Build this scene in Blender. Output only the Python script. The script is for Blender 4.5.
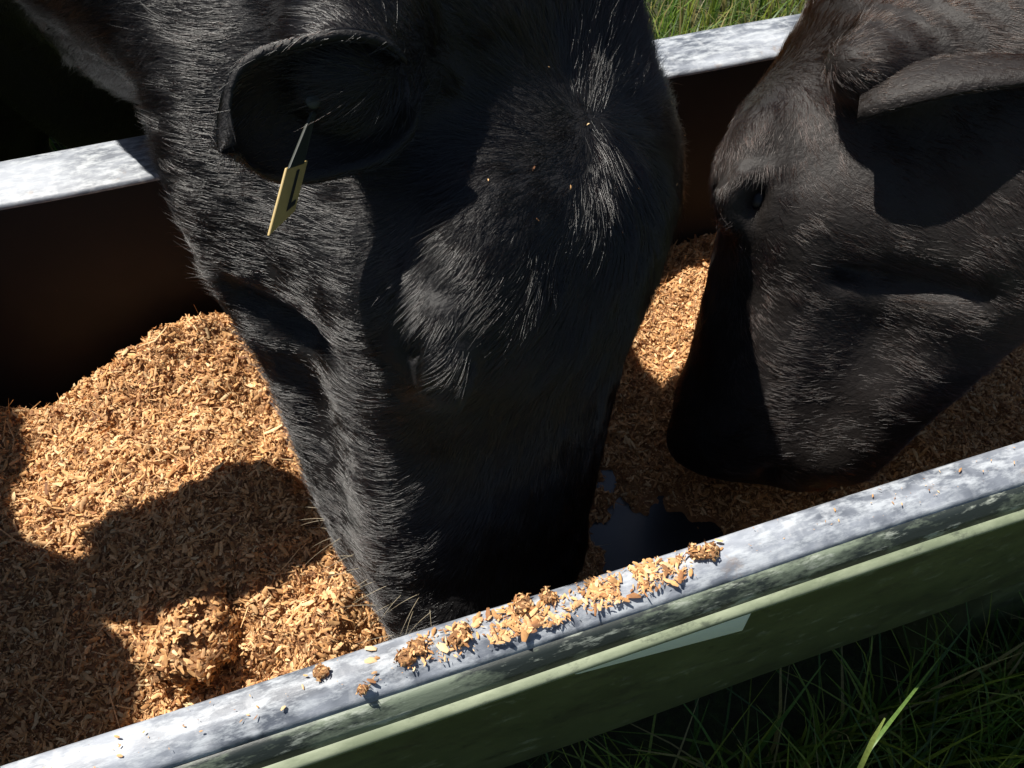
import bpy, math, random
import numpy as np
from mathutils import Matrix, Vector

for o in list(bpy.data.objects): bpy.data.objects.remove(o)
scene = bpy.context.scene
col = scene.collection
R_ = math.radians
rng = np.random.default_rng(7)

# ------------------------------------------------------------------ camera
F_PX, PITCH, YAW, H = 850.0, R_(51.30), R_(71.32), 0.60      # H: camera height above the trough rim (z = 0)
fh = np.array([math.cos(YAW), math.sin(YAW), 0.0])
CR = np.array([math.sin(YAW), -math.cos(YAW), 0.0])
CD = fh*math.cos(PITCH) - np.array([0, 0, math.sin(PITCH)])
CU = fh*math.sin(PITCH) + np.array([0, 0, math.cos(PITCH)])
CC = np.array([0, 0, H])
cam = bpy.data.cameras.new('camera'); camo = bpy.data.objects.new('camera', cam); col.objects.link(camo)
cam.sensor_width = 36; cam.lens = F_PX/1024*36; cam.clip_start = 0.02; cam.clip_end = 500
M = np.eye(4); M[:3, 0] = CR; M[:3, 1] = CU; M[:3, 2] = -CD; M[:3, 3] = CC
camo.matrix_world = Matrix(M.tolist())
scene.camera = camo
def at(x, y, z):                                            # pixel -> point at height z
    v = (x-512)/F_PX*CR - (y-384)/F_PX*CU + CD
    return CC + v*(z-H)/v[2]

# ------------------------------------------------------------------ light
SUN_TO = np.array([-0.33, 0.32, 0.885]); SUN_TO /= np.linalg.norm(SUN_TO)    # direction towards the sun
EL = math.asin(SUN_TO[2]); AZ = math.atan2(SUN_TO[0], SUN_TO[1])
w = bpy.data.worlds.new('World'); scene.world = w; w.use_nodes = True
nt = w.node_tree; bg = nt.nodes['Background']
sky = nt.nodes.new('ShaderNodeTexSky'); sky.sky_type = 'NISHITA'; sky.sun_disc = False
sky.sun_elevation = EL; sky.sun_rotation = AZ
nt.links.new(sky.outputs[0], bg.inputs[0]); bg.inputs[1].default_value = 0.05
sl = bpy.data.lights.new('sun', 'SUN'); sl.energy = 5.0; sl.angle = R_(0.53); sl.color = (1.0, 0.95, 0.87)
so = bpy.data.objects.new('sun', sl); col.objects.link(so)
so.rotation_euler = Vector((-SUN_TO).tolist()).to_track_quat('-Z', 'Y').to_euler(); so.location = (0, 4, 6)
vs = scene.view_settings; vs.view_transform = 'Standard'; vs.look = 'None'; vs.exposure = 0.74; vs.gamma = 1.0; vs.use_curve_mapping = False

GROUND = -0.66

# ------------------------------------------------------------------ helpers
def tag(o, label=None, cat=None, group=None, kind=None):
    if label: o['label'] = label
    if cat: o['category'] = cat
    if group: o['group'] = group
    if kind: o['kind'] = kind
    return o
def mesh_obj(name, verts, faces, mat, parent=None, smooth=True):
    me = bpy.data.meshes.new(name)
    if isinstance(verts, np.ndarray) and isinstance(faces, np.ndarray):
        nv, (nf, k) = len(verts), faces.shape
        me.vertices.add(nv); me.vertices.foreach_set('co', np.ascontiguousarray(verts, dtype=np.float32).ravel())
        me.loops.add(nf*k); me.loops.foreach_set('vertex_index', np.ascontiguousarray(faces, dtype=np.int32).ravel())
        me.polygons.add(nf); me.polygons.foreach_set('loop_start', np.arange(0, nf*k, k, dtype=np.int32))
        me.update(calc_edges=True); me.validate()
    else:
        me.from_pydata([tuple(v) for v in verts], [], [tuple(int(i) for i in f) for f in faces]); me.update()
    if smooth: me.polygons.foreach_set('use_smooth', np.ones(len(me.polygons), dtype=bool))
    me.materials.append(mat)
    o = bpy.data.objects.new(name, me); col.objects.link(o)
    if parent: o.parent = parent
    return o
def empty(name, loc=(0, 0, 0)):
    o = bpy.data.objects.new(name, None); o.empty_display_size = 0.1; col.objects.link(o); o.location = loc
    return o
def keep(o, parent):                                        # parent, leaving world coordinates as they are
    o.parent = parent; o.matrix_parent_inverse = Matrix.Translation(-Vector(parent.location))
def nrm(v):
    v = np.asarray(v, float); return v/np.linalg.norm(v)
def colour_attr(me, rgb):                                   # per-vertex colour
    a = me.attributes.new('tint', 'FLOAT_COLOR', 'POINT')
    c = np.ones((len(rgb), 4), dtype=np.float32); c[:, :3] = rgb
    a.data.foreach_set('color', c.ravel())
class NT:
    def __init__(s, name):
        s.m = bpy.data.materials.new(name); s.m.use_nodes = True; s.t = s.m.node_tree
        s.b = s.t.nodes['Principled BSDF']; s.out = s.t.nodes['Material Output']
    def n(s, ty, **kw):
        x = s.t.nodes.new(ty)
        for k, v in kw.items():
            if k.startswith('i_'):
                key = k[2:]; key = int(key) if key.isdigit() else key.replace('_', ' ')
                x.inputs[key].default_value = v
            else: setattr(x, k, v)
        return x
    def l(s, a, b): s.t.links.new(a, b)
    def noise(s, scale, detail=4, rough=.6, vec=None, stretch=None):
        tc = s.n('ShaderNodeTexCoord'); x = s.n('ShaderNodeTexNoise'); x.inputs['Scale'].default_value = scale
        x.inputs['Detail'].default_value = detail; x.inputs['Roughness'].default_value = rough
        if stretch:
            mp = s.n('ShaderNodeMapping'); mp.inputs['Scale'].default_value = stretch
            s.l(tc.outputs['Object'], mp.inputs[0]); s.l(mp.outputs[0], x.inputs['Vector'])
        else: s.l(tc.outputs['Object'], x.inputs['Vector'])
        return x.outputs['Fac']
    def ramp(s, fac, stops):
        r = s.n('ShaderNodeValToRGB'); e = r.color_ramp.elements
        while len(e) < len(stops): e.new(.5)
        for el, (p, c) in zip(e, stops):
            el.position = p; el.color = (*c, 1) if len(c) == 3 else c
        s.l(fac, r.inputs[0]); return r.outputs[0]
    def mix(s, fac, a, b, mode='MIX'):
        x = s.n('ShaderNodeMix', data_type='RGBA', blend_type=mode)
        for sock, v in ((x.inputs[0], fac), (x.inputs[6], a), (x.inputs[7], b)):
            if hasattr(v, 'is_linked'): s.l(v, sock)
            else: sock.default_value = v if isinstance(v, (int, float)) else (*v, 1)
        return x.outputs[2]
    def bump(s, fac, strength=.3, dist=.01):
        b = s.n('ShaderNodeBump'); b.inputs['Strength'].default_value = strength; b.inputs['Distance'].default_value = dist
        s.l(fac, b.inputs['Height']); s.l(b.outputs[0], s.b.inputs['Normal'])

# ------------------------------------------------------------------ materials
def g3(v): return (v, v, v)
def mat_rim():
    t = NT('worn_plastic_rim')
    big = t.noise(9, 5, .65, stretch=(.6, 1, 1)); fine = t.noise(120, 6, .7, stretch=(.35, 1, 1)); scr = t.noise(60, 3, .6, stretch=(1, .5, .5))
    c = t.mix(t.ramp(big, [(.42, g3(0)), (.6, g3(1))]), (.085, .097, .12), (.31, .335, .38))
    c = t.mix(t.ramp(fine, [(.45, g3(0)), (.62, g3(.75))]), c, (.45, .48, .51))
    c = t.mix(t.ramp(scr, [(.55, g3(0)), (.75, g3(.35))]), c, (.62, .64, .66))
    dirt = t.noise(22, 5, .7)
    c = t.mix(t.ramp(dirt, [(.62, g3(0)), (.72, g3(.55))]), c, (.20, .13, .08))
    t.l(c, t.b.inputs['Base Color'])
    t.l(t.ramp(big, [(.35, g3(.42)), (.7, g3(.62))]), t.b.inputs['Roughness'])
    t.bump(fine, .25, .002)
    return t.m
def mat_lip():
    t = NT('mottled_green_lip')
    a = t.noise(26, 6, .75, stretch=(.35, 1, 1)); b = t.noise(90, 5, .7, stretch=(.3, 1, 1.3))
    c = t.mix(t.ramp(a, [(.40, g3(0)), (.52, g3(1))]), (.15, .18, .13), (.018, .024, .022))
    c = t.mix(t.ramp(b, [(.56, g3(0)), (.66, g3(.8))]), c, (.36, .39, .33))
    t.l(c, t.b.inputs['Base Color']); t.b.inputs['Roughness'].default_value = .5; t.bump(b, .3, .002)
    return t.m
def mat_bead():
    t = NT('pale_green_edge')
    a = t.noise(30, 5, .7, stretch=(.4, 1, 1))
    c = t.mix(t.ramp(a, [(.42, g3(0)), (.65, g3(1))]), (.17, .20, .125), (.30, .335, .225)); b = t.noise(75, 6, .75, stretch=(.5, 1, 1))
    c = t.mix(t.ramp(b, [(.54, g3(0)), (.66, g3(.75))]), c, (.06, .07, .05))
    t.l(c, t.b.inputs['Base Color']); t.b.inputs['Roughness'].default_value = .5
    return t.m
def mat_outer():
    t = NT('olive_green_plastic')
    a = t.noise(7, 5, .65); b = t.noise(70, 5, .7, stretch=(.5, 1, .8))
    c = t.mix(t.ramp(a, [(.35, g3(0)), (.68, g3(1))]), (.07, .08, .036), (.115, .127, .058))
    c = t.mix(t.ramp(b, [(.58, g3(0)), (.68, g3(.6))]), c, (.24, .25, .17)); d = t.noise(16, 6, .75, stretch=(.5, 1, 1.2))
    c = t.mix(t.ramp(d, [(.50, g3(0)), (.64, g3(.7))]), c, (.045, .042, .028))
    c = t.mix(t.ramp(b, [(.30, g3(.8)), (.40, g3(0))]), c, (.03, .032, .022))
    t.l(c, t.b.inputs['Base Color']); t.b.inputs['Roughness'].default_value = .42
    return t.m
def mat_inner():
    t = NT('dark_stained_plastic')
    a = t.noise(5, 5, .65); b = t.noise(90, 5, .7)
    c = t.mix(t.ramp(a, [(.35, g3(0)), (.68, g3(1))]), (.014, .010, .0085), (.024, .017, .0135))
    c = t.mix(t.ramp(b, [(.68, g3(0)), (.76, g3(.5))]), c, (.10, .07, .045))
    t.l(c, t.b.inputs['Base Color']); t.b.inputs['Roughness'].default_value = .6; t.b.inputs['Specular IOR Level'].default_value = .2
    return t.m
def mat_tint(name, rough=.85, trans=0.0, gain=1.0):
    t = NT(name); a = t.n('ShaderNodeAttribute', attribute_name='tint')
    nz = t.noise(260, 3, .6)
    c = t.mix(t.ramp(nz, [(.3, g3(0)), (.7, g3(1))]), g3(.72*gain), g3(1.18*gain))
    c = t.mix(1.0, a.outputs['Color'], c, 'MULTIPLY')
    t.l(c, t.b.inputs['Base Color']); t.b.inputs['Roughness'].default_value = rough
    if trans:
        tr = t.n('ShaderNodeBsdfTranslucent'); t.l(c, tr.inputs[0]); mx = t.n('ShaderNodeMixShader'); mx.inputs[0].default_value = trans
        t.l(t.b.outputs[0], mx.inputs[1]); t.l(tr.outputs[0], mx.inputs[2]); t.l(mx.outputs[0], t.out.inputs[0])
    return t.m
def mat_feedbase():
    t = NT('ground_feed'); a = t.noise(60, 8, .75); b = t.noise(300, 4, .7)
    c = t.mix(t.ramp(a, [(.35, g3(0)), (.65, g3(1))]), (.26, .12, .05), (.50, .26, .11))
    c = t.mix(t.ramp(b, [(.55, g3(0)), (.7, g3(.7))]), c, (.5, .30, .14))
    t.l(c, t.b.inputs['Base Color']); t.b.inputs['Roughness'].default_value = .9
    t.bump(a, .9, .012); return t.m
def mat_hide(name, c0, c1):
    t = NT(name); a = t.noise(40, 5, .7)
    t.l(t.mix(a, c0, c1), t.b.inputs['Base Color']); t.b.inputs['Roughness'].default_value = .55
    t.b.inputs['Specular IOR Level'].default_value = .25
    t.bump(t.noise(160, 4, .7), .5, .003); return t.m
def mat_hair(name, melanin, red, rough):
    m = bpy.data.materials.new(name); m.use_nodes = True; tr = m.node_tree
    for n in list(tr.nodes): tr.nodes.remove(n)
    h = tr.nodes.new('ShaderNodeBsdfHairPrincipled'); h.model = 'CHIANG'; h.parametrization = 'MELANIN'
    h.inputs['Melanin'].default_value = melanin; h.inputs['Melanin Redness'].default_value = red
    h.inputs['Roughness'].default_value = rough; h.inputs['Radial Roughness'].default_value = .4
    h.inputs['IOR'].default_value = 1.65; h.inputs['Random Color'].default_value = .1; h.inputs['Random Roughness'].default_value = .2
    o = tr.nodes.new('ShaderNodeOutputMaterial'); tr.links.new(h.outputs[0], o.inputs[0]); return m
def mat_plain(name, c, rough=.5, spec=.5, var=.25, scale=60):
    t = NT(name); a = t.noise(scale, 4, .65)
    t.l(t.mix(a, tuple(x*(1-var) for x in c), tuple(min(1, x*(1+var)) for x in c)), t.b.inputs['Base Color'])
    t.b.inputs['Roughness'].default_value = rough; t.b.inputs['Specular IOR Level'].default_value = spec
    return t.m
def mat_ground():
    t = NT('soil_and_turf'); a = t.noise(3, 6, .7); b = t.noise(40, 6, .75)
    c = t.mix(t.ramp(b, [(.4, g3(0)), (.65, g3(1))]), (.030, .026, .012), (.055, .085, .018))
    c = t.mix(t.ramp(a, [(.4, g3(0)), (.7, g3(.6))]), c, (.075, .10, .025))
    t.l(c, t.b.inputs['Base Color']); t.b.inputs['Roughness'].default_value = .95; t.bump(b, .8, .03)
    return t.m
MT = dict(rim=mat_rim(), lip=mat_lip(), bead=mat_bead(), outer=mat_outer(), inner=mat_inner(), chips=mat_tint('feed_shreds', .8, .15),
          floor=mat_plain('smooth_dark_floor', (.020, .022, .026), .28, .6, .4, 30), feed=mat_feedbase(), grass=mat_tint('grass_blades', .45, .5, 1.45), ground=mat_ground(),
          hideL=mat_hide('black_hide', (.006, .006, .007), (.014, .013, .013)), hideR=mat_hide('brown_black_hide', (.009, .0075, .007), (.019, .0155, .014)),
          hairL=mat_hair('black_fur', 1.0, .0, .17), hairR=mat_hair('brown_black_fur', .80, .15, .26),
          eye=mat_plain('dark_eye', (.006, .005, .006), .35, .3), whisker=mat_plain('pale_whisker', (.45, .38, .26), .4), tagm=mat_plain('yellow_tag_plastic', (.40, .29, .11), .5, .5, .25, 90),
          black=mat_plain('black_print', (.012, .012, .012), .6), strap=mat_plain('dark_pin', (.02, .025, .02), .5),
          sticker=mat_plain('pale_sticker', (.86, .92, .80), .4, .5, .04, 40), nose=mat_plain('wet_black_nose', (.010, .010, .012), .35, .5, .3, 200),
          hoof=mat_plain('dark_hoof', (.03, .026, .022), .6))

# ------------------------------------------------------------------ value noise in numpy
def vnoise(p, scale, seed=0):
    q = np.asarray(p, dtype=np.float64)*scale; i = np.floor(q).astype(np.int64); f = q-i; f = f*f*(3-2*f)
    def h(ix, iy, iz):
        n = (ix*374761393 + iy*668265263 + iz*2147483647 + seed*1274126177) & 0x7fffffff
        n = ((n ^ (n >> 13))*1274126177) & 0x7fffffff
        n = ((n ^ (n >> 15))*668265263) & 0x7fffffff
        return ((n ^ (n >> 16)) & 0xffff)/65535.0
    x0, y0, z0 = i[..., 0], i[..., 1], i[..., 2]; r = 0
    for dx in (0, 1):
        for dy in (0, 1):
            for dz in (0, 1):
                wgt = (f[..., 0] if dx else 1-f[..., 0])*(f[..., 1] if dy else 1-f[..., 1])*(f[..., 2] if dz else 1-f[..., 2])
                r = r + wgt*h(x0+dx, y0+dy, z0+dz)
    return r*2-1

# ------------------------------------------------------------------ the setting: ground
gx = np.array([-60, -6, 6, 60.]); 
tag(mesh_obj('ground', [(-60, -60, GROUND), (60, -60, GROUND), (60, 60, GROUND), (-60, 60, GROUND)], [(0, 1, 2, 3)], MT['ground'], smooth=False), kind='structure')

# ------------------------------------------------------------------ trough
X0, X1 = -1.25, 1.85                                         # ends of the trough
NI, NO, FI, FO = 0.258, 0.206, 0.870, 0.962                  # inner and outer edges of the near and far rims
FLOOR = -0.33
def sweep(name, prof, mat, parent, x0=X0, x1=X1, nx=60, closed=True, wob=.0015, seed=1):
    prof = np.array(prof, float); k = len(prof); xs = np.linspace(x0, x1, nx)
    V = np.zeros((nx, k, 3)); V[:, :, 0] = xs[:, None]; V[:, :, 1] = prof[:, 0]; V[:, :, 2] = prof[:, 1]
    nz = vnoise(V.reshape(-1, 3)*np.array([1, 3, 3]), 5, seed).reshape(nx, k)*wob; V[:, :, 2] += nz; V[:, :, 1] += nz*.6
    Fc = []
    for i in range(nx-1):
        for j in range(k if closed else k-1):
            a, b = i*k+j, i*k+(j+1) % k; Fc.append((a, b, b+k, a+k))
    V = V.reshape(-1, 3)
    if closed: Fc += [tuple(range(k))[::-1], tuple(range((nx-1)*k, nx*k))]
    return mesh_obj(name, V, Fc, mat, parent)
trough = empty('feed_trough', (0.3, 0.57, GROUND))
tag(trough, 'long green plastic feed trough with scuffed grey rim, both cattle eating from it', 'trough')
def part(o): keep(o, trough); return o
# near side: a rounded top, an apron turned down on the outside and a pale flared edge under it
def arc(cx, cz, r, a0, a1, n=5): return [(cx+r*math.cos(R_(a)), cz+r*math.sin(R_(a))) for a in np.linspace(a0, a1, n)]
near_rim = [(NI, -.030)] + arc(NI-.005, -.005, .005, 0, 90, 4) + [(.244, .0012), (.234, .0002), (.2305, -.0018), (.2255, -.0045), (.221, -.008), (.240, -.028)]
part(sweep('rim', near_rim, MT['rim'], None, seed=2))
apron = [(.2212, -.0076), (.2165, -.0125), (.2115, -.0195), (.2085, -.0255), (.2190, -.0300), (.2330, -.0200)]
part(sweep('apron', apron, MT['lip'], None, seed=3))
bead = [(.2095, -.0250), (.2035, -.0290), (.2018, -.0305), (.2020, -.0345), (.2300, -.0370), (.2180, -.0290)]
part(sweep('rim_edge', bead, MT['bead'], None, seed=3))
far_rim = [(FI+.0005, -.0075)] + arc(FI+.006, -.006, .0055, 180, 90, 4) + [(FI+.04, .0015)] + arc(FO-.014, -.0145, .0145, 90, 0, 7) + [(FO+.008, -.060), (FO-.006, -.062), (FO-.012, -.03)]
part(sweep('rim', far_rim, MT['rim'], None, seed=4))
# walls and floor: inside skin and outside skin
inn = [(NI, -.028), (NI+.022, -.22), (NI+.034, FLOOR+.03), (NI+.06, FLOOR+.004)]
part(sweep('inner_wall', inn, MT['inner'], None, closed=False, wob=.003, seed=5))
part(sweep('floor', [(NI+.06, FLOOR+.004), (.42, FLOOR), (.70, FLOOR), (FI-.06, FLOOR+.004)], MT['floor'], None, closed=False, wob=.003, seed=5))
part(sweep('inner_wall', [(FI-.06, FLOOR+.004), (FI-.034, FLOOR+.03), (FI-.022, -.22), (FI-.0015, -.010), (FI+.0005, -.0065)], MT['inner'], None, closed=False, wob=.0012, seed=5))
out = [(NI-.020, -.031), (NI-.0225, -.065), (NI-.0225, -.20), (NI-.018, -.375), (NI-.005, -.40), (.42, -.407), (.70, -.407), (FI+.005, -.40), (FI+.018, -.375), (FI+.022, -.2), (FI+.024, -.065), (FI+.02, -.031)]
part(sweep('outer_wall', out, MT['outer'], None, closed=False, wob=.003, seed=6))
def box(x0, x1, y0, y1, z0, z1, tx=0, ty=0):
    v = [(x0, y0, z0), (x1, y0, z0), (x1, y1, z0), (x0, y1, z0), (x0+tx, y0+ty, z1), (x1-tx, y0+ty, z1), (x1-tx, y1-ty, z1), (x0+tx, y1-ty, z1)]
    return v, [(3, 2, 1, 0), (4, 5, 6, 7), (0, 1, 5, 4), (1, 2, 6, 5), (2, 3, 7, 6), (3, 0, 4, 7)]
def bev(o, wd=.008, seg=3):
    m = o.modifiers.new('bevel', 'BEVEL'); m.width = wd; m.segments = seg; return o
for xa, sgn in ((X0, 1), (X1, -1)):
    xs = sorted((xa+sgn*.0, xa+sgn*.03))
    v, f = box(xs[0], xs[1], NI-.018, FI+.018, -.36, -.004); part(bev(mesh_obj('end_wall', v, f, MT['outer'])))
    xs = sorted((xa-sgn*.03, xa+sgn*.045))
    v, f = box(xs[0], xs[1], NO+.003, FO-.003, -.035, .0035); part(bev(mesh_obj('end_rim', v, f, MT['rim']), .012))
for xl in (-.98, .72, 1.56):
    for yl in (NI-.012, FI-.068):
        v, f = box(xl, xl+.20, yl, yl+.08, -.66, -.345, .035, .0); part(bev(mesh_obj('leg', v, f, MT['outer'])))
# pale strip stuck to the wall just under the rim
yw = NI-.0275
def on_wall(x, y):
    v = (x-512)/F_PX*CR - (y-384)/F_PX*CU + CD; return CC+v*(yw/v[1])
sa, sb, sc_ = on_wall(575, 673), on_wall(742, 629), on_wall(747, 612)
v = [(sa[0], yw-.0022, sa[2]), (sb[0], yw-.0022, sb[2]), (sc_[0]+.004, yw-.0022, sc_[2]+.012), (sa[0]-.012, yw-.0022, sc_[2]+.012)]
v = v+[(x, yw+.003, z) for x, y, z in v]; f = [(0, 1, 2, 3), (7, 6, 5, 4), (0, 4, 5, 1), (1, 5, 6, 2), (2, 6, 7, 3), (3, 7, 4, 0)]
st = part(bev(mesh_obj('sticker', v, f, MT['sticker']), .002, 2)); st['label'] = 'blank pale green sticker strip under the near rim'

# ------------------------------------------------------------------ feed in the trough
def feed_z(x, y):
    p = np.stack([x, y, np.zeros_like(x)], -1)
    t = (y-NI)/(FI-NI)
    left = 1/(1+np.exp((x-.12)/.05))
    z = FLOOR+.012 + left*(.115 + .045*np.exp(-((t-.42)/.3)**2))
    z -= left*.12*np.clip((t-.80)/.16, 0, 1)                 # thin along the far wall
    z += .10*np.exp(-((x+.13)**2+(y-.80)**2)/.012)*left      # heap against the far wall beside the cow
    z += .055*np.exp(-((x+.06)**2+(y-.345)**2)/.0022)        # small heap by the near wall
    z += (1-left)*(.02*np.exp(-((x-.50)**2)/.05)*np.exp(-((t-.75)/.25)**2) + .05*np.exp(-((x-.75)**2)/.06))
    z += vnoise(p, 9, 3)*.013 + vnoise(p, 24, 4)*.010 + vnoise(p, 55, 5)*.007 + vnoise(p, 120, 6)*.003
    z -= .05*np.exp(-((x-.31)**2/.006+(y-.40)**2/.008))      # eaten down to the plastic
    return z
def wall_y(z):                                              # inside face of the near wall at height z
    return np.interp(z, [FLOOR+.004, FLOOR+.03, -.22, -.028], [NI+.06, NI+.034, NI+.022, NI])
nx, ny = 560, 130
gx = np.linspace(X0+.04, X1-.04, nx); ty = np.linspace(0, 1, ny)
XX, TT = np.meshgrid(gx, ty, indexing='ij'); YY = NI+.03+TT*(FI-NI-.06)
ZZ = feed_z(XX, YY)
V = np.stack([XX, YY, ZZ], -1).reshape(-1, 3)
ii = np.arange(nx-1)[:, None]*ny+np.arange(ny-1)[None]; ii = ii.ravel()
Fq = np.stack([ii, ii+ny, ii+ny+1, ii+1], -1)
fo = mesh_obj('feed', V, Fq, MT['feed']); tag(fo, 'crumbly brown ground feed heaped in the trough', 'feed', kind='stuff')

def chips(P, Nn, L, W, flat=.6, curl=.25, rg=rng, tilt=.45):          # bent slivers lying about the surface normals Nn
    n = len(P); d = rg.normal(size=(n, 3)); d -= Nn*(d*Nn).sum(1, keepdims=True)*flat
    d /= np.linalg.norm(d, axis=1, keepdims=True); s = np.cross(d, Nn+rg.normal(size=(n, 3))*tilt); s /= np.linalg.norm(s, axis=1, keepdims=True)
    u = np.cross(s, d); u *= np.sign((u*Nn).sum(1, keepdims=True)+1e-9)
    L = L[:, None]; W = W[:, None]; c = (rg.normal(size=(n, 1))*curl)*L
    V = np.stack([P-d*L/2-s*W*.25+u*c*.5, P-d*L/2+s*W*.25+u*c*.5, P-s*W/2, P+s*W/2+u*W*.2, P+d*L/2-s*W*.3+u*c, P+d*L/2+s*W*.2+u*c, P+u*W*.55], 1)
    k = np.arange(n)[:, None]*7
    Fc = np.concatenate([k+np.array(f) for f in ((0, 1, 6), (0, 6, 2), (1, 3, 6), (2, 6, 4), (6, 5, 4), (6, 3, 5))], 0)
    return V.reshape(-1, 3), Fc
PAL = np.array([(.78, .47, .22), (.70, .39, .16), (.58, .30, .115), (.36, .165, .065), (.82, .58, .31), (.68, .40, .19), (.24, .11, .05)])
def chip_cols(n, per=7, rg=rng):
    c = PAL[rg.choice(len(PAL), n, p=[.22, .22, .2, .12, .1, .1, .04])]*rg.uniform(.75, 1.2, (n, 1)); return np.repeat(c, per, 0)
def feed_normals(x, y):
    e = .004; zx = (feed_z(x+e, y)-feed_z(x-e, y))/(2*e); zy = (feed_z(x, y+e)-feed_z(x, y-e))/(2*e)
    n = np.stack([-zx, -zy, np.ones_like(x)], -1); return n/np.linalg.norm(n, axis=1, keepdims=True)
NCH = 190000
px = np.where(rng.random(NCH) < .88, rng.uniform(-.50, .90, NCH), rng.uniform(X0+.06, X1-.06, NCH)); py = rng.uniform(NI+.035, FI-.03, NCH)
ok = feed_z(px, py) > FLOOR+.001; 
thin = np.exp(-((px-.31)**2/.010+(py-.40)**2/.012)); ok &= rng.random(NCH) > thin*.74
px, py = px[ok], py[ok]; pz = np.maximum(feed_z(px, py), FLOOR)+rng.uniform(-.001, .006, len(px))
L = np.clip(rng.lognormal(math.log(.0042), .55, len(px)), .0020, .022); W = np.clip(L*rng.uniform(.14, .55, len(px)), .0009, .0045)
st_ = rng.random(len(px)) < .02; L[st_] = rng.uniform(.016, .042, st_.sum()); W[st_] = rng.uniform(.0009, .002, st_.sum())
V, Fc = chips(np.stack([px, py, pz], -1), feed_normals(px, py), L, W)
co = mesh_obj('feed_shreds', V, Fc, MT['chips'], smooth=False); colour_attr(co.data, chip_cols(len(px)))
co.parent = fo; co['kind'] = 'stuff'

# crumbs and clumps of feed lying on the near rim
def lump(name, c, r, seed, mat, flat=.6, nchip=60, label=None, group=None):
    rg = np.random.default_rng(seed); n1, n2 = (40, 26) if r > .02 else (14, 10); Vv = []
    for j in range(n2+1):
        for i in range(n1):
            a = 2*math.pi*i/n1; b = math.pi*j/n2; Vv.append((math.sin(b)*math.cos(a), math.sin(b)*math.sin(a), math.cos(b)*flat))
    Vv = np.array(Vv); k = 1+.45*vnoise(Vv, 1.6, seed)+.35*vnoise(Vv, 4, seed+1)+.12*vnoise(Vv, 11, seed+2)
    Vw = Vv*k[:, None]*r
    Fc = np.array([(j*n1+i, (j+1)*n1+i, (j+1)*n1+(i+1) % n1, j*n1+(i+1) % n1) for j in range(n2) for i in range(n1)])
    o = mesh_obj(name, Vw, Fc, mat); o.location = c
    if label: tag(o, label, 'feed clump', group)
    if nchip:
        d = rg.normal(size=(nchip, 3)); d /= np.linalg.norm(d, axis=1, keepdims=True)
        dd = d*np.array([1, 1, flat]); kk = 1+.45*vnoise(dd, 1.6, seed)+.35*vnoise(dd, 4, seed+1)
        P = dd*r*kk[:, None]*rg.uniform(.95, 1.08, (nchip, 1))
        ll = rg.uniform(.3, 1.0, nchip)*min(r, .011); V2, F2 = chips(P, d, ll, ll*.4, rg=rg)
        ch = mesh_obj('shreds', V2, F2, MT['chips'], o, smooth=False); colour_attr(ch.data, chip_cols(nchip, rg=rg)); ch['kind'] = 'stuff'
    return o
bl = at(188, 632, -.17); zb = float(feed_z(bl[:1], bl[1:2])[0])
bl = at(188, 632, zb+.02)
lump('feed_clump', (bl[0], bl[1], zb+.012), .040, 11, MT['feed'], .75, 3200, 'large crumbly clump of sunlit feed inside the trough near the left rim')
for i, (x, y, r, lb) in enumerate([(321, 672, .0045, 'small round crumb alone on the near rim, leftmost of the sunlit crumbs'), (363, 690, .004, 'small crumb near the outer edge of the near rim, below the feed scatter'),
        (460, 637, .007, 'rounded feed pellet on the near rim left of the big scatter'), (417, 649, .006, 'feed pellet on the near rim just left of the rounded pellet'), (405, 658, .0055, 'tiny feed crumb at the left end of the feed scatter on the rim'),
        (523, 607, .0065, 'dark brown feed clump on the near rim beneath the muzzle of the left cow'), (548, 597, .0055, 'brown feed clump in the middle of the scatter on the near rim'),
        (697, 554, .006, 'small dark crumb on the rim right of the feed scatter, left of a pair'), (710, 552, .006, 'small dark crumb on the rim, right one of a pair right of the scatter')]):
    p = at(x, y, .003); lump('feed_clump', (p[0], p[1], .0025+r*.38), r, 30+i, MT['feed'], .55, 90, lb, 'feed clumps on the near rim')
n = 3600
u = rng.normal(.0, .5, n); cx = np.concatenate([rng.normal(0, 1, n//2)*38+545, rng.normal(0, 1, n//3)*32+630, rng.uniform(370, 560, n-n//2-n//3)])
base = 760-.317*cx
cy = base + np.clip(np.where(rng.random(n) < .5, rng.uniform(3, 46, n), np.abs(rng.normal(0, 1, n))*15+8), 3, 60)
pts = np.array([at(a, b, .003) for a, b in zip(cx, cy)]); okk = (pts[:, 1] > .229) & (pts[:, 1] < NI-.003) & (vnoise(pts*np.array([1, 1.6, 1]), 52, 77)+.45*vnoise(pts, 140, 78) > rng.normal(.05, .42, n)); pts = pts[okk]
more = np.stack([rng.uniform(-.45, .9, 260), rng.uniform(.230, NI-.004, 260), np.full(260, .003)], -1); pts = np.concatenate([pts, more])
nb = len(pts); pts[:, 2] = .0016+rng.uniform(0, .0022, nb)
L = np.clip(rng.lognormal(math.log(.0027), .6, nb), .0010, .011); L[-260:] *= .6
V, Fc = chips(pts, np.tile([0, 0, 1.], (nb, 1)), L, L*rng.uniform(.2, .6, nb), .985, .08, tilt=.2)
cr = mesh_obj('feed_crumbs', V, Fc, MT['chips'], smooth=False); colour_attr(cr.data, chip_cols(nb)); tag(cr, 'scattered shreds of feed spilled on the near rim', 'feed crumbs', kind='stuff')

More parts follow.
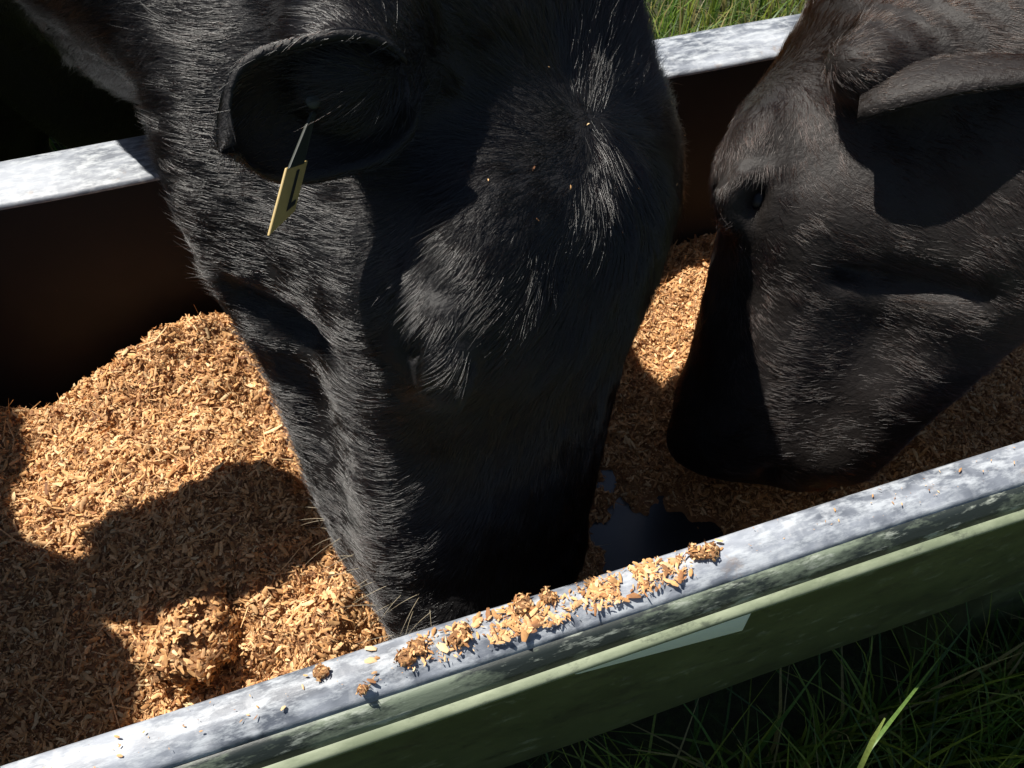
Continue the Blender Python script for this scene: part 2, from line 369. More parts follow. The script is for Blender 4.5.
# ------------------------------------------------------------------ grass
def blades(P, Ln, Wd, rg, seg=4, lean=.5):
    n = len(P); a = rg.uniform(0, 2*math.pi, n); d = np.stack([np.cos(a), np.sin(a), np.zeros(n)], -1); s = np.stack([-np.sin(a), np.cos(a), np.zeros(n)], -1)
    ln = np.abs(rg.normal(.0, lean, n))+.15; tw = rg.normal(0, .6, n)
    Vv = []
    for k in range(seg+1):
        t = k/seg; bend = ln*t*t; z = Ln*(t-.35*bend*t); out = Ln*bend*.85
        c = P+d*out[:, None]; c = c+np.array([0, 0, 1.])*z[:, None]
        sd = s*np.cos(tw*t)[:, None]+d*np.sin(tw*t)[:, None]
        w_ = Wd*(1-t**1.7)*.5+.0002
        Vv += [c-sd*w_[:, None], c+sd*w_[:, None]]
    V = np.stack(Vv, 1); k0 = np.arange(n)[:, None]*(2*seg+2)
    Fc = np.concatenate([k0+np.array((2*k, 2*k+1, 2*k+3, 2*k+2)) for k in range(seg)], 0)
    return V.reshape(-1, 3), Fc
def grass_cols(n, per, rg, dry=.12):
    pal = np.array([(.060, .120, .018), (.105, .165, .025), (.050, .100, .020), (.16, .20, .03)]); c = pal[rg.integers(0, 4, n)]*rg.uniform(.7, 1.25, (n, 1))
    m = rg.random(n) < dry; c[m] = np.array((.26, .22, .09))*rg.uniform(.7, 1.2, (m.sum(), 1)); return np.repeat(c, per, 0)
def grass_patch(n, xr, yr, l0, l1, w0, w1, dry):
    P = np.stack([rng.uniform(*xr, n), rng.uniform(*yr, n), np.full(n, GROUND-.005)], -1)
    inside = (P[:, 0] > X0-.02) & (P[:, 0] < X1+.02) & (P[:, 1] > NI-.05) & (P[:, 1] < FI+.06); P = P[~inside]; n = len(P)
    V, Fc = blades(P, rng.uniform(l0, l1, n), rng.uniform(w0, w1, n), rng); return V, Fc, grass_cols(n, 10, rng, dry)
gv, gf, gc, off = [], [], [], 0
for a in [(9000, (-.5, 1.5), (-.45, .21), .12, .34, .003, .0075, .10), (5000, (-2.2, 3.2), (-1.8, -.45), .12, .3, .004, .008, .1),
          (26000, (-2.0, 3.4), (.92, 3.6), .10, .26, .003, .007, .22), (16000, (-4, 7), (3.6, 8), .12, .28, .006, .012, .22)]:
    V, Fc, cc = grass_patch(*a); gv.append(V); gf.append(Fc+off); gc.append(cc); off += len(V)
go = mesh_obj('grass', np.concatenate(gv), np.concatenate(gf), MT['grass'], smooth=False); colour_attr(go.data, np.concatenate(gc))
tag(go, 'long green grass growing around the trough', 'grass', kind='stuff')
def strip_blade(pts, wds, c, label, group=None):
    pts = np.array(pts); V = []
    for i, (p, wd) in enumerate(zip(pts, wds)):
        tdir = nrm(pts[min(i+1, len(pts)-1)]-pts[max(i-1, 0)]); s = nrm(np.cross(tdir, CC-p)); nn = np.cross(s, tdir)
        V += [p-s*wd/2+nn*wd*.12, p, p+s*wd/2+nn*wd*.12]
    Fc = [(3*i+j, 3*i+j+1, 3*i+j+4, 3*i+j+3) for i in range(len(pts)-1) for j in (0, 1)]
    o = mesh_obj('grass_blade', V, Fc, MT['grass']); colour_attr(o.data, np.tile(c, (len(V), 1))); tag(o, label, 'grass blade', group)
bz = [(-.66, 800, 930), (-.40, 832, 860), (-.19, 856, 776), (-.165, 870, 748), (-.17, 890, 722), (-.20, 915, 690), (-.235, 941, 656)]
strip_blade([at(x, y, z) for z, x, y in bz], [.004, .004, .0038, .0036, .0032, .0025, .0005], (.12, .20, .05), 'long bent grass blade in the foreground, sunlit low down and shaded at its tip', 'tall foreground grass blades')
bz = [(-.66, 810, 930), (-.40, 838, 856), (-.16, 860, 768), (-.12, 873, 740), (-.10, 885, 718)]
strip_blade([at(x, y, z) for z, x, y in bz], [.0035, .004, .0042, .004, .0012], (.22, .28, .07), 'short upright grass blade with a bright yellow tip beside the long one', 'tall foreground grass blades')

# ------------------------------------------------------------------ cattle: one smooth-blended body, meshed with surface nets
f32 = np.float32
def smin(a, b, k):
    h = np.clip(f32(.5)+(b-a)*f32(.5/k), 0, 1); return b+(a-b)*h-f32(k)*h*(1-h)
def smax(a, b, k): return -smin(-a, -b, k)
def s_ell(p, c, r):                                         # p: three rows of coordinates
    k0 = 0; k1 = 0
    for i in range(3):
        q = (p[i]-f32(c[i]))*f32(1/r[i]); q *= q; k0 = k0+q; k1 = k1+q*f32(1/(r[i]*r[i]))
    k0 = np.sqrt(k0); return k0*(k0-1)/np.maximum(np.sqrt(k1), f32(1e-6))
def s_cone(p, a, b, ra, rb):                                # capsule whose radius runs from ra to rb
    ab = [b[i]-a[i] for i in range(3)]; l2 = sum(x*x for x in ab); q = [p[i]-f32(a[i]) for i in range(3)]
    t = np.clip(sum(q[i]*f32(ab[i]/l2) for i in range(3)), 0, 1); d = 0
    for i in range(3): e = q[i]-t*f32(ab[i]); e *= e; d = d+e
    return np.sqrt(d)-(f32(ra)+f32(rb-ra)*t)
def s_box(p, c, h, r):
    q = [np.abs(p[i]-f32(c[i]))-f32(h[i]-r) for i in range(3)]
    return np.sqrt(sum(np.maximum(x, 0)**2 for x in q))+np.minimum(np.maximum(np.maximum(q[0], q[1]), q[2]), 0)-f32(r)
def head_sdf(p, roots=(1, -1), bulge=()):                                            # x poll to nose, y sideways, z out of the forehead; metres for a head 0.51 long
    q = [p[0], np.abs(p[1]), p[2]]
    d = s_ell(q, (.075, 0, -.136), (.105, .094, .082))
    d = smin(d, s_cone(q, (.16, 0, -.068), (.000, 0, -.136), .062, .056), .04)                    # poll
    d = smin(d, s_box(q, (.182, 0, -.054), (.055, .085, .044), .040), .05)                # broad forehead
    d = smin(d, s_ell(q, (.175, .092, -.040), (.055, .036, .036)), .025)               # brow over the eye
    d = smin(d, s_ell(q, (.205, .080, -.075), (.055, .040, .040)), .03)                # below the eye
    d = smin(d, s_cone(q, (.18, 0, -.072), (.43, 0, -.075), .080, .056), .05)          # bridge of the nose
    d = smin(d, s_cone(q, (.20, .055, -.105), (.42, .040, -.108), .058, .054), .04)    # upper jaw
    d = smin(d, s_cone(q, (.215, .078, -.098), (.33, .052, -.098), .026, .014), .02)   # facial crest
    d = smin(d, s_ell(q, (.15, .070, -.165), (.105, .042, .095)), .035)                # cheek muscle
    d = smin(d, s_ell(q, (.10, .055, -.215), (.075, .045, .060)), .04)                 # angle of the jaw
    d = smin(d, s_cone(q, (.14, .052, -.225), (.43, .028, -.165), .048, .040), .035)   # lower jaw
    d = smin(d, s_ell(q, (.465, 0, -.092), (.060, .088, .064)), .03)                   # muzzle
    d = smin(d, s_ell(q, (.495, .036, -.070), (.028, .034, .034)), .02)                # nostril wing
    d = smin(d, s_ell(q, (.455, 0, -.150), (.052, .060, .032)), .02)                   # lower lip
    d = smax(d, -s_cone(q, (.505, .066, -.136), (.38, .078, -.128), .005, .003), .012) # mouth line
    d = smax(d, -s_ell(q, (.520, .040, -.066), (.020, .013, .017)), .012)              # nostril
    d = smax(d, -s_ell(q, (.200, .124, -.060), (.020, .016, .0045)), .006)              # eye opening
    up = [(.170, .116, -.062), (.182, .124, -.043), (.200, .126, -.037), (.216, .120, -.043), (.228, .108, -.060)]
    lo = [(.170, .114, -.064), (.186, .118, -.073), (.206, .116, -.074), (.230, .105, -.062)]
    for c, r in ((up, .0125), (lo, .0085)):
        for a, b in zip(c[:-1], c[1:]): d = smin(d, s_cone(q, a, b, r, r), .006)

    d = smax(d, -s_cone(q, (.235, .096, -.125), (.215, .100, -.205), .002, .002), .03)   # front edge of the cheek muscle
    for b in bulge: d = smin(d, s_cone(p, *b), .04)
    for sg in roots: d = smin(d, s_cone(p, (.050, .080*sg, -.118), (.072, .122*sg, -.095), .036, .026), .03)     # root of the ear
    return d
def surface_nets(f, xs, ys, zs):
    nx, ny, nz = f.shape; s = f < 0
    cnt = np.zeros((nx-1, ny-1, nz-1), np.int8)
    for a in (0, 1):
        for b in (0, 1):
            for c in (0, 1): cnt += s[a:nx-1+a, b:ny-1+b, c:nz-1+c]
    act = (cnt > 0) & (cnt < 8); idx = -np.ones(act.shape, np.int64); I = np.argwhere(act); idx[act] = np.arange(len(I))
    i, j, k = I.T; P = np.zeros((len(I), 3)); C = np.zeros(len(I)); G = (xs, ys, zs)
    cor = [(a, b, c) for a in (0, 1) for b in (0, 1) for c in (0, 1)]
    val = {c: f[i+c[0], j+c[1], k+c[2]] for c in cor}; pos = {c: np.stack([xs[i+c[0]], ys[j+c[1]], zs[k+c[2]]], -1) for c in cor}
    for c in cor:
        for ax in range(3):
            if c[ax] == 0:
                e = list(c); e[ax] = 1; e = tuple(e); va, vb = val[c], val[e]; m = (va < 0) != (vb < 0)
                t = np.where(m, va/np.where(va-vb == 0, 1, va-vb), 0); P += np.where(m[:, None], pos[c]+t[:, None]*(pos[e]-pos[c]), 0); C += m
    P /= C[:, None]; Q = []
    for ax in range(3):
        sl0 = [slice(None)]*3; sl1 = [slice(None)]*3; sl0[ax] = slice(0, -1); sl1[ax] = slice(1, None)
        A, B = s[tuple(sl0)], s[tuple(sl1)]; E = np.argwhere(A != B); u, v_ = [(1, 2), (2, 0), (0, 1)][ax]
        ok = (E[:, u] > 0) & (E[:, v_] > 0) & (E[:, u] < f.shape[u]-1) & (E[:, v_] < f.shape[v_]-1); E = E[ok]
        fl = A[tuple(E.T)]; o = []
        for du, dv in ((-1, -1), (0, -1), (0, 0), (-1, 0)):
            c = E.copy(); c[:, u] += du; c[:, v_] += dv; o.append(idx[tuple(c.T)])
        q = np.stack(o, -1); q = np.where(fl[:, None], q, q[:, ::-1]); Q.append(q)
    return P, np.concatenate(Q)
def axis_grid(lo, hi, a, b, fine, coarse):                  # fine between a and b, growing to coarse outside
    g = [a]
    while g[-1] < b: g.append(g[-1]+fine)
    st = fine
    while g[-1] < hi: st = min(st*1.25, coarse); g.append(g[-1]+st)
    st = fine; l = [a]
    while l[-1] > lo: st = min(st*1.25, coarse); l.append(l[-1]-st)
    return np.array(l[:0:-1]+g, f32)
def ear_mesh(base, e, n, Ln, Wm, blunt=.5, th=.005, droop=0.0, w0=.42, ph0=118, ph1=58):
    e = nrm(e); n = nrm(n-e*np.dot(n, e)); wv = np.cross(e, n); NU, NV = 22, 15; Vo, Vi = [], []
    for iu in range(NU+1):
        u = iu/NU; W = Wm*(w0+(1-w0)*math.sin(math.pi*min(1, u*1.05)**.8)**.8 if u < .5 else max(0.02, (1-((u-.5)/.5)**(2+2*blunt)))**.6)
        ph = R_(ph0-ph1*u)
        for iv in range(NV+1):
            v = -1+2*iv/NV; a = v*ph; r = W/ max(.6, math.sin(min(ph, math.pi/2)))
            o = np.array(base)+e*Ln*(u-.08*v*v*u)+wv*r*math.sin(a)-n*(r*math.cos(a)-r*math.cos(ph)*.4)+n*droop*u*u*Ln
            nn = nrm(wv*math.sin(a)-n*math.cos(a)); Vo.append(o+nn*th*.5); Vi.append(o-nn*th*.5)
    K = NV+1; no = len(Vo); Fc = []
    for iu in range(NU):
        for iv in range(NV):
            a = iu*K+iv; Fc.append((a, a+1, a+K+1, a+K)); Fc.append((no+a, no+a+K, no+a+K+1, no+a+1))
    for iu in range(NU):
        for iv in (0, NV):
            a = iu*K+iv; q = (a, a+K, no+a+K, no+a); Fc.append(q if iv == 0 else q[::-1])
    for iv in range(NV):
        a = NU*K+iv; Fc.append((a, a+1, no+a+1, no+a))
    return np.array(Vo+Vi), np.array(Fc)

def make_cow(S):
    a, r = nrm(S['a']), np.array(S['r'], float); r = nrm(r-a*np.dot(a, r)); d = np.cross(r, a)
    Rm = np.stack([a, r, d], 1); s = S['s']; wsc = S.get('wide', 1.0)
    nose = np.array(S['nose']); t = nose-Rm@np.array([.51, 0, -.08])*s             # poll position
    dp = S.get('deep', 1.0)                                  # how much deeper the jaw hangs than in the plain head
    def squeeze(z): return np.where(z < -.06, -.06+(z+.06)/dp, z)
    def loc(P): q = ((P-t)@Rm)/s; q[:, 1] /= wsc; q[:, 2] = squeeze(q[:, 2]); return q
    def wor(q): q = np.array(q, float); q = q*np.array([1, wsc, 1]); q[2] = -.06+(q[2]+.06)*dp if q[2] < -.06 else q[2]; return t+Rm@q*s
    wi = np.array(S['withers']); f = nrm(np.array([*S['fwd'], 0.0])); rt = np.array([f[1], -f[0], 0]); up = np.array([0, 0, 1.])
    Bm = np.stack([f, rt, up], 1); b0 = np.array([wi[0], wi[1], GROUND]); hs = (wi[2]-GROUND)/1.28
    def bw(q): return b0+Bm@np.array(q, float)*hs
    def body_sdf(P):
        q = np.ascontiguousarray((Bm.T/hs).astype(f32)@(P-b0.astype(f32)[:, None])); m = [q[0], np.abs(q[1]), q[2]]
        D = s_ell(q, (-.72, 0, .80), (.82, .33, .38)); D = smin(D, s_ell(q, (-.02, 0, .84), (.36, .25, .42)), .15)
        D = smin(D, s_ell(q, (.22, 0, .62), (.22, .17, .27)), .12); D = smin(D, s_ell(q, (-1.32, 0, .95), (.34, .28, .30)), .15)
        legs = s_cone(m, (.02, .17, .70), (.05, .16, .40), .12, .062); legs = smin(legs, s_cone(m, (.05, .16, .40), (.03, .16, .10), .056, .040), .03)
        legs = smin(legs, s_cone(m, (.03, .16, .10), (.06, .16, .03), .045, .055), .02)
        h = s_cone(m, (-1.38, .17, .85), (-1.18, .18, .58), .20, .115); h = smin(h, s_cone(m, (-1.20, .18, .58), (-1.52, .16, .44), .10, .055), .05)
        h = smin(h, s_cone(m, (-1.52, .16, .44), (-1.47, .16, .10), .052, .042), .03); h = smin(h, s_cone(m, (-1.47, .16, .10), (-1.43, .16, .03), .046, .055), .02)
        D = smin(smin(D, legs, .08), h, .08)
        D = smin(D, s_cone(q, (-1.62, 0, 1.08), (-1.74, 0, .45), .035, .02), .04)
        return D*hs
    nk = S['neck']                                          # crest and throat chains in world space
    def neck_sdf(P):
        D = None
        for ch in nk(wor, bw):
            for (p0, r0), (p1, r1) in zip(ch[:-1], ch[1:]):
                c = s_cone(P, p0, p1, r0, r1); D = c if D is None else smin(D, c, .07)
        return D
    ctr = wor((.2, 0, -.1)); hh = .40*s
    C8 = np.array([wor((x, y, z)) for x in (-.08, .55) for y in (-.16, .16) for z in (-.29, .04)])
    lo, hi = C8.min(0)-.02, C8.max(0)+.02
    BB = np.array([bw(q) for q in ((-1.9, -.4, 0), (-1.9, .4, 0), (.5, -.4, 0), (.5, .4, 1.35))]); L0 = np.minimum(lo, BB.min(0))-.05; H0 = np.maximum(hi, BB.max(0))+.12
    L0[2] = GROUND-.02
    xs, ys, zs = [axis_grid(L0[i], H0[i], lo[i], hi[i], S.get('res', .0062), .045) for i in range(3)]
    G = np.stack([g.ravel() for g in np.meshgrid(xs, ys, zs, indexing='ij')], 0)
    D = smin(body_sdf(G), neck_sdf(G), .10)
    near = np.flatnonzero(((G-ctr.astype(f32)[:, None])**2).sum(0) < (.50*s)**2); Gn = G[:, near]
    q = (Rm.T/s).astype(f32)@(Gn-t.astype(f32)[:, None]); q[1] /= wsc; q[2] = squeeze(q[2]).astype(f32)
    Dn = smin(D[near], head_sdf(q, S.get('roots', (1, -1)), S.get('bulge', ()))*s, .05*s)
    for p0, p1, rr in S.get('folds', ()):                   # skin folds: furrows cut into the surface
        Dn = smax(Dn, -s_cone(Gn, p0, p1, rr, rr*.5), .018)
    sk = np.abs(Dn) < .03
    if S.get('wrinkle'):                                     # fine folds of skin behind the ear
        wq, wr, wdv, wk, wa = S['wrinkle']; cpt = wor(wq); gg = Gn[:, sk]; mk = np.exp(-((gg-cpt.astype(f32)[:, None])**2).sum(0)/wr**2)
        ph = wdv.astype(f32)@gg*wk+vnoise(gg.T, 9, 17).astype(f32)*2.2; Dn[sk] += (mk*wa*np.maximum(np.sin(ph), -.3)).astype(f32)
    Dn[sk] += (vnoise(Gn[:, sk].T, 14, 9)*.0016+vnoise(Gn[:, sk].T, 34, 10)*.0010).astype(f32)
    D[near] = Dn
    P, Q = surface_nets(D.reshape(len(xs), len(ys), len(zs)), xs.astype(float), ys.astype(float), zs.astype(float))
    n0 = len(P); ears = []
    for er in S['ears']:
        ev, ef = ear_mesh(wor(er['base']), er['e'], er['n'], er['L'], er['W'], er.get('blunt', .5), droop=er.get('droop', 0), w0=er.get('w0', .42), ph0=er.get('ph0', 118), ph1=er.get('ph1', 58)); ears.append((len(P), len(ev)))
        Q = np.concatenate([Q, ef+len(P)]); P = np.concatenate([P, ev])
    root = empty('cow', tuple(bw((-.6, 0, 0)))); tag(root, S['label'], 'cow', 'black cattle feeding at the trough')
    body = mesh_obj('body', P, Q, S['hide']); keep(body, root)
    for sg in (1, -1):                                       # eyes
        n1, n2 = 20, 12; E = []
        for j in range(n2+1):
            for i in range(n1): b = math.pi*j/n2; g = 2*math.pi*i/n1; E.append((math.sin(b)*math.cos(g), math.sin(b)*math.sin(g), math.cos(b)))
        E = np.array(E)*.0185*s + wor((.200, sg*.1045, -.057)); Fe = np.array([(j*n1+i, (j+1)*n1+i, (j+1)*n1+(i+1) % n1, j*n1+(i+1) % n1) for j in range(n2) for i in range(n1)])
        keep(mesh_obj('eye', E, Fe, MT['eye']), root)
    # ---- fur
    me = body.data; me.calc_loop_triangles(); T = np.zeros(len(me.loop_triangles)*3, np.int32); me.loop_triangles.foreach_get('vertices', T); T = T.reshape(-1, 3)
    Nv = np.zeros(len(P)*3, f32); me.vertices.foreach_get('normal', Nv); Nv = Nv.reshape(-1, 3)
    tc = P[T].mean(1); ar = .5*np.linalg.norm(np.cross(P[T[:, 1]]-P[T[:, 0]], P[T[:, 2]]-P[T[:, 0]]), axis=1)
    dist = np.linalg.norm(tc-ctr, axis=1); dens = np.where(dist < .42*s, 1.0, np.where(dist < .8, .55, .08)); isear = T[:, 0] >= n0
    dens = np.where(isear, .8, dens)
    hl = loc(tc); dens = np.where((hl[:, 0] > .485) & (dist < .45*s), .12, dens)      # bare nose
    eyed = np.sqrt(((np.stack([hl[:, 0], np.abs(hl[:, 1]), hl[:, 2]], -1)-np.array([.2, .12, -.055]))**2).sum(-1)); dens = np.where(eyed < .022, .0, dens)
    face = ((tc-CC)*Nv[T].mean(1)).sum(1); dens = np.where(face > .25, dens*.3, dens)
    pr = ar*dens; pr /= pr.sum(); rg = np.random.default_rng(S['seed']); N = S['hairs']
    ti = rg.choice(len(T), N, p=pr); u = rg.random((N, 2)); m = u.sum(1) > 1; u[m] = 1-u[m]; u = np.concatenate([1-u.sum(1, keepdims=True), u], 1)
    P0 = (P[T[ti]]*u[..., None]).sum(1); Nn = (Nv[T[ti]]*u[..., None]).sum(1); Nn /= np.linalg.norm(Nn, axis=1, keepdims=True)+1e-9
    q = loc(P0); onear = T[ti, 0] >= n0; hw = np.clip(1.2-np.linalg.norm(P0-ctr, axis=1)/(.40*s), 0, 1)[:, None]
    # growth direction: out from the whorl on the forehead, back and down over the cheeks, along the neck to the body
    wl = np.array(S['whorl']); v1 = q-wl; v1[:, 2] *= .3; v1 = v1/(np.linalg.norm(v1, axis=1, keepdims=True)+.02)
    side = np.clip((-q[:, 2]-.05)/.06, 0, 1)[:, None]; v2 = np.tile(np.array([-.25, 0, -1.0]), (N, 1)); v2[:, 0] += np.clip((q[:, 0]-.3)*-2, -.5, .3)
    fl = (v1*(1-side)+v2*side)@Rm.T
    toB = nrm(b0+up*.6-t)[None]*np.array([1, 1, .5])+np.array([0, 0, -.5]); fl = fl*hw+toB*(1-hw)
    for er, (st, ln) in zip(S['ears'], ears):
        mm = (T[ti, 0] >= st) & (T[ti, 0] < st+ln); fl[mm] = nrm(er['e'])+np.array([0, 0, -.25])
    wob = np.stack([vnoise(P0, 13, 21), vnoise(P0, 13, 22), vnoise(P0, 13, 23)], -1)*S['messy']+np.stack([vnoise(P0, 40, 31), vnoise(P0, 40, 32), vnoise(P0, 40, 33)], -1)*S['messy']*.45
    fl = fl+wob+rg.normal(size=(N, 3))*.10; fl -= Nn*(fl*Nn).sum(1, keepdims=True); fl /= np.linalg.norm(fl, axis=1, keepdims=True)+1e-9
    Lh = S['len']*np.clip(rg.lognormal(0, .28, N), .4, 2.2)*np.clip(1.15-.9*np.clip(q[:, 0]-.12, 0, .6)*hw[:, 0]*1.6, .35, 1.2)
    tuft = np.exp(-(((q-np.array([.0, 0, 0]))/np.array([.09, .09, .06]))**2).sum(1)); Lh *= 1+S['tuft']*tuft
    Lh[onear] *= .5; lift = (S['lift']+.25*tuft+.25*np.abs(rg.normal(size=N))*S['lift'])[:, None]
    K = 5; tt = np.linspace(0, 1, K); cl = np.stack([vnoise(P0, 70, 41), vnoise(P0, 70, 42), vnoise(P0, 70, 43)], -1)
    cv = np.zeros((N, K, 3), f32)
    for k, tk in enumerate(tt):
        cv[:, k] = P0-Nn*.001+Lh[:, None]*(fl*tk*(1-.12*lift)+Nn*lift*(tk-.62*tk*tk)*1.1+cl*S['clump']*tk*tk*.45)
    hc = bpy.data.hair_curves.new('fur'); hc.add_curves([K]*N)
    hc.attributes['position'].data.foreach_set('vector', cv.ravel())
    ra = hc.attributes.get('radius') or hc.attributes.new('radius', 'FLOAT', 'POINT')
    rad = (S['rad']*rg.uniform(.7, 1.3, (N, 1))*np.array([1, 1, .9, .65, .15])[None]).astype(f32); ra.data.foreach_set('value', rad.ravel())
    hc.materials.append(S['hair']); ho = bpy.data.objects.new('fur', hc); col.objects.link(ho); keep(ho, root)
    if S.get('flecks'):                                      # crumbs of feed caught in the forelock, and whiskers round the muzzle
        near_p = np.flatnonzero((np.abs(q[:, 0]-.04) < .12) & (np.abs(q[:, 1]) < .10) & (q[:, 2] > -.06))
        pick = rg.choice(near_p, S['flecks'], replace=False); Pf = cv[pick, 3].astype(float); Lf = rg.uniform(.0015, .0042, len(pick))
        V2, F2 = chips(Pf, Nn[pick], Lf, Lf*.4, rg=rg); o = mesh_obj('feed_flecks', V2, F2, MT['chips'], smooth=False); colour_attr(o.data, chip_cols(len(pick), rg=rg)*1.1); o['kind'] = 'stuff'; keep(o, root)
    wp = np.flatnonzero((q[:, 0] > .40) & (q[:, 2] < -.07) & (np.linalg.norm(P0-ctr, axis=1) < .6)); wp = rg.choice(wp, min(S.get('whisk', 60), len(wp)), replace=False)
    Kw = 6; wc = np.zeros((len(wp), Kw, 3), f32); wd = Nn[wp]+fl[wp]*.5+rg.normal(size=(len(wp), 3))*.3; wd /= np.linalg.norm(wd, axis=1, keepdims=True); Lw = rg.uniform(.02, .05, len(wp))[:, None]
    for k in range(Kw): tk = k/(Kw-1); wc[:, k] = P0[wp]+wd*Lw*tk+np.array([0, 0, -1.])*Lw*.35*tk*tk
    hw_ = bpy.data.hair_curves.new('whiskers'); hw_.add_curves([Kw]*len(wp)); hw_.attributes['position'].data.foreach_set('vector', wc.ravel())
    ra = hw_.attributes.get('radius') or hw_.attributes.new('radius', 'FLOAT', 'POINT'); ra.data.foreach_set('value', np.tile(np.linspace(.00018, .00005, Kw), len(wp)).astype(f32))
    hw_.materials.append(MT['whisker']); o = bpy.data.objects.new('whiskers', hw_); col.objects.link(o); keep(o, root)
    return root, wor, loc

def neckL(wor, bw):
    crest = [(wor((.00, 0, -.172)), .082), (wor((.02, 0, -.10))*.5+bw((.22, 0, 1.12))*.5+np.array([0, 0, .03]), .125), (bw((.16, 0, 1.08)), .17)]
    throat = [(wor((.07, 0, -.19)), .112), (wor((.06, 0, -.24))*.55+bw((.28, 0, .76))*.45, .135), (bw((.22, 0, .80)), .20)]
    mid = [(wor((.05, 0, -.19)), .10), (bw((.2, 0, .95)), .22)]
    return [crest, throat, mid]
cowL, worL, locL = make_cow(dict(
    a=(-.164, -.372, -.914), r=(-.675, -.61, .41), s=1.26, wide=1.25, nose=(.110, .362, -.25), withers=(-.29, 1.60, .62), fwd=(.36, -.93), neck=neckL,
    label='shaggy black cow with a yellow ear tag, muzzle down against the near rim', hide=MT['hideL'], hair=MT['hairL'], seed=5, hairs=360000, len=.0165, lift=.20, messy=.24, clump=.55, rad=.00010,
    tuft=.45, whorl=(.10, .02, 0.0), flecks=24, roots=(1,), bulge=[((.12, -.060, -.070), (.03, -.045, -.090), .056, .048), ((.07, .02, -.25), (-.06, .03, -.40), .075, .115)],
    ears=[dict(base=(.075, .122, -.062), e=(-.80, -.15, -.03), n=(-.315, -.93, .11), L=.112, W=.040, blunt=.8, ph0=98, ph1=52), dict(base=(.065, -.110, -.10), e=(-.1, .5, -.85), n=(.6, -.3, -.1), L=.12, W=.042)]))
cowR, worR, locR = make_cow(dict(
    a=(-.344, -.292, -.892), r=(.727, .518, -.45), s=1.03, wide=1.22, deep=1.32, nose=(.424, .484, -.258), withers=(1.45, 1.35, .60), fwd=(-.84, -.54), neck=neckL,
    label='sleek brownish black cow on the right with one ear held out sideways', hide=MT['hideR'], hair=MT['hairR'], seed=6, hairs=270000, len=.012, lift=.17, messy=.22, clump=.5, rad=.00011,
    tuft=.5, whorl=(.12, 0, 0.0), wrinkle=((-.02, -.06, -.12), .10, .8*CR+.6*CU, 270., .0042), whisk=1, bulge=[((.15, .03, -.056), (.00, .03, -.066), .062, .060), ((.15, -.02, -.066), (.00, -.01, -.09), .062, .060)],
    ears=[dict(base=(.125, -.125, -.105), e=(.78, -.58, .20), n=(-.30, -.72, -.18), L=.25, W=.062, w0=.6, blunt=.4), dict(base=(.065, .105, -.10), e=(-.2, .9, .1), n=(-.2, -.3, -.8), L=.18, W=.055)]))
def ear_nose(S_, ear, base):                                # nose position that puts a given ear root at a given place
    a = nrm(S_['a']); r = np.array(S_['r'], float); r = nrm(r-a*np.dot(a, r)); d = np.cross(r, a); Rm = np.stack([a, r, d], 1)
    return np.array(ear)-Rm@((np.array(base)*np.array([1, S_['wide'], 1])-np.array([.51, 0, -.08]))*S_['s'])
S3 = dict(a=(-.10, -.42, -.90), r=(-.695, -.61, .32), s=1.15, wide=1.12, withers=(-1.02, 1.50, .62), fwd=(.42, -.90), neck=neckL, res=.012,
    label='third black cow beyond the left edge, throwing its head and ear shadow on the feed', hide=MT['hideL'], hair=MT['hairL'], seed=8, hairs=30000, len=.016, lift=.3, messy=.3, clump=.7, rad=.00022,
    tuft=.5, whorl=(.10, 0, 0.0),
    ears=[dict(base=(.075, -.110, -.10), e=(.96, .10, .10), n=(.1, -.5, -.8), L=.26, W=.070, w0=.05, blunt=.6), dict(base=(.075, .110, -.10), e=(-.8, .1, .0), n=(-.2, -.7, -.3), L=.17, W=.05)])
S3['nose'] = ear_nose(S3, (-.450, .632, .29), (.075, -.11, -.10))
cow3, wor3, loc3 = make_cow(S3)
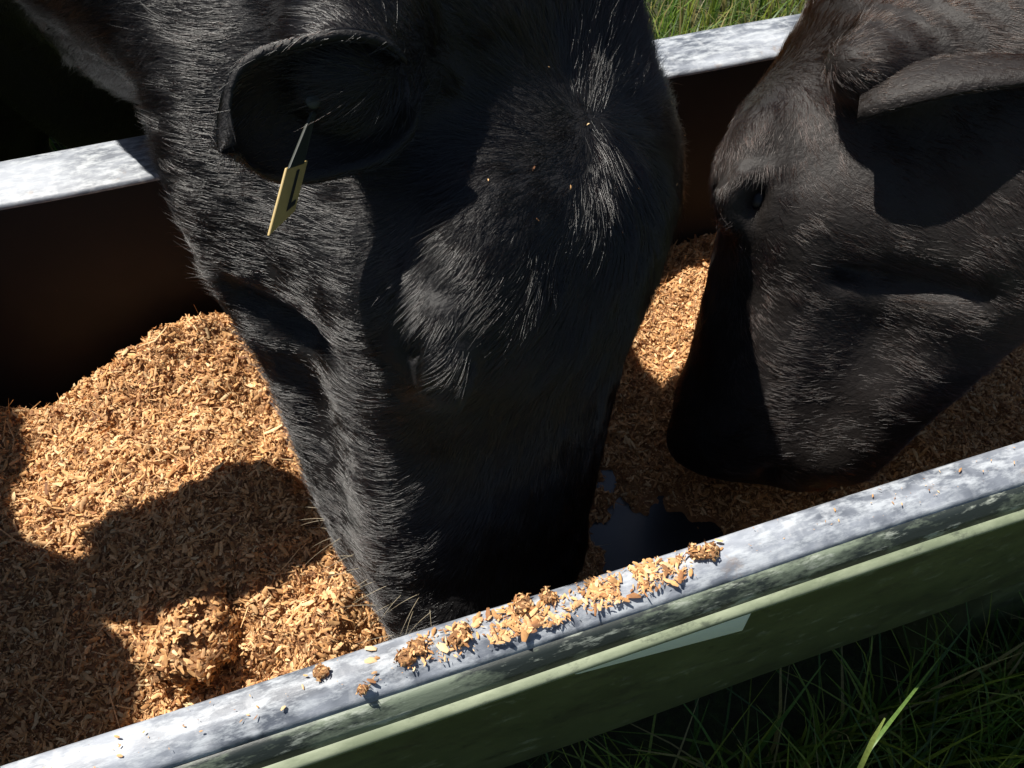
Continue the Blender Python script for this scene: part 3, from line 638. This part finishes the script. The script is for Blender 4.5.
# ------------------------------------------------------------------ ear tag in the near ear of the black cow
def pt(x, y, depth): return CC+((x-512)/F_PX*CR-(y-384)/F_PX*CU+CD)*depth
def slab(name, quad, th, mat, parent=None):                 # a thin plate with thickness from four corners
    quad = np.array(quad); n = nrm(np.cross(quad[1]-quad[0], quad[3]-quad[0])); V = list(quad-n*th/2)+list(quad+n*th/2)
    o = mesh_obj(name, V, [(3, 2, 1, 0), (4, 5, 6, 7), (0, 1, 5, 4), (1, 2, 6, 5), (2, 3, 7, 6), (3, 0, 4, 7)], mat, smooth=False); b = o.modifiers.new('bevel', 'BEVEL'); b.width = .0006; b.segments = 2
    if parent: keep(o, parent)
    return o
TD = .455
eq = [pt(286, 168, TD), pt(268, 236, TD-.005), pt(294, 211, TD+.022), pt(307, 160, TD+.026)]
te = empty('ear_tag', tuple(pt(312, 102, TD+.02))); tag(te, 'yellow plastic ear tag with a black mark hanging from the ear', 'ear tag')
slab('panel', eq, .0016, MT['tagm'], te)
eq = np.array(eq)
def tq(u, v): return (eq[0]*(1-u)+eq[3]*u)*(1-v)+(eq[1]*(1-u)+eq[2]*u)*v
nt_ = nrm(np.cross(eq[1]-eq[0], eq[3]-eq[0])); nt_ = nt_ if np.dot(nt_, CC-eq[0]) > 0 else -nt_
for (u0, u1, v0, v1) in ((.50, .62, .10, .80), (.62, .84, .70, .80)):
    slab('mark', [tq(u0, v0)+nt_*.0012, tq(u0, v1)+nt_*.0012, tq(u1, v1)+nt_*.0012, tq(u1, v0)+nt_*.0012], .0004, MT['black'], te)
slab('neck', [pt(311, 112, TD+.018), pt(288, 169, TD), pt(303, 164, TD+.02), pt(316, 112, TD+.022)], .002, MT['strap'], te)
n1 = 14; bc = pt(313, 101, TD+.016); ax = nrm(CC-bc); ux = nrm(np.cross(ax, [0, 0, 1])); uy = np.cross(ax, ux)
Vb = [bc+ax*h_*.6+(ux*math.cos(2*math.pi*i/n1)+uy*math.sin(2*math.pi*i/n1))*r_ for h_, r_ in ((-.004, .0045), (.0, .0045), (.002, .0034), (.002, .0001)) for i in range(n1)]
keep(mesh_obj('button', Vb, [(j*n1+i, j*n1+(i+1) % n1, (j+1)*n1+(i+1) % n1, (j+1)*n1+i) for j in range(3) for i in range(n1)], MT['strap']), te)
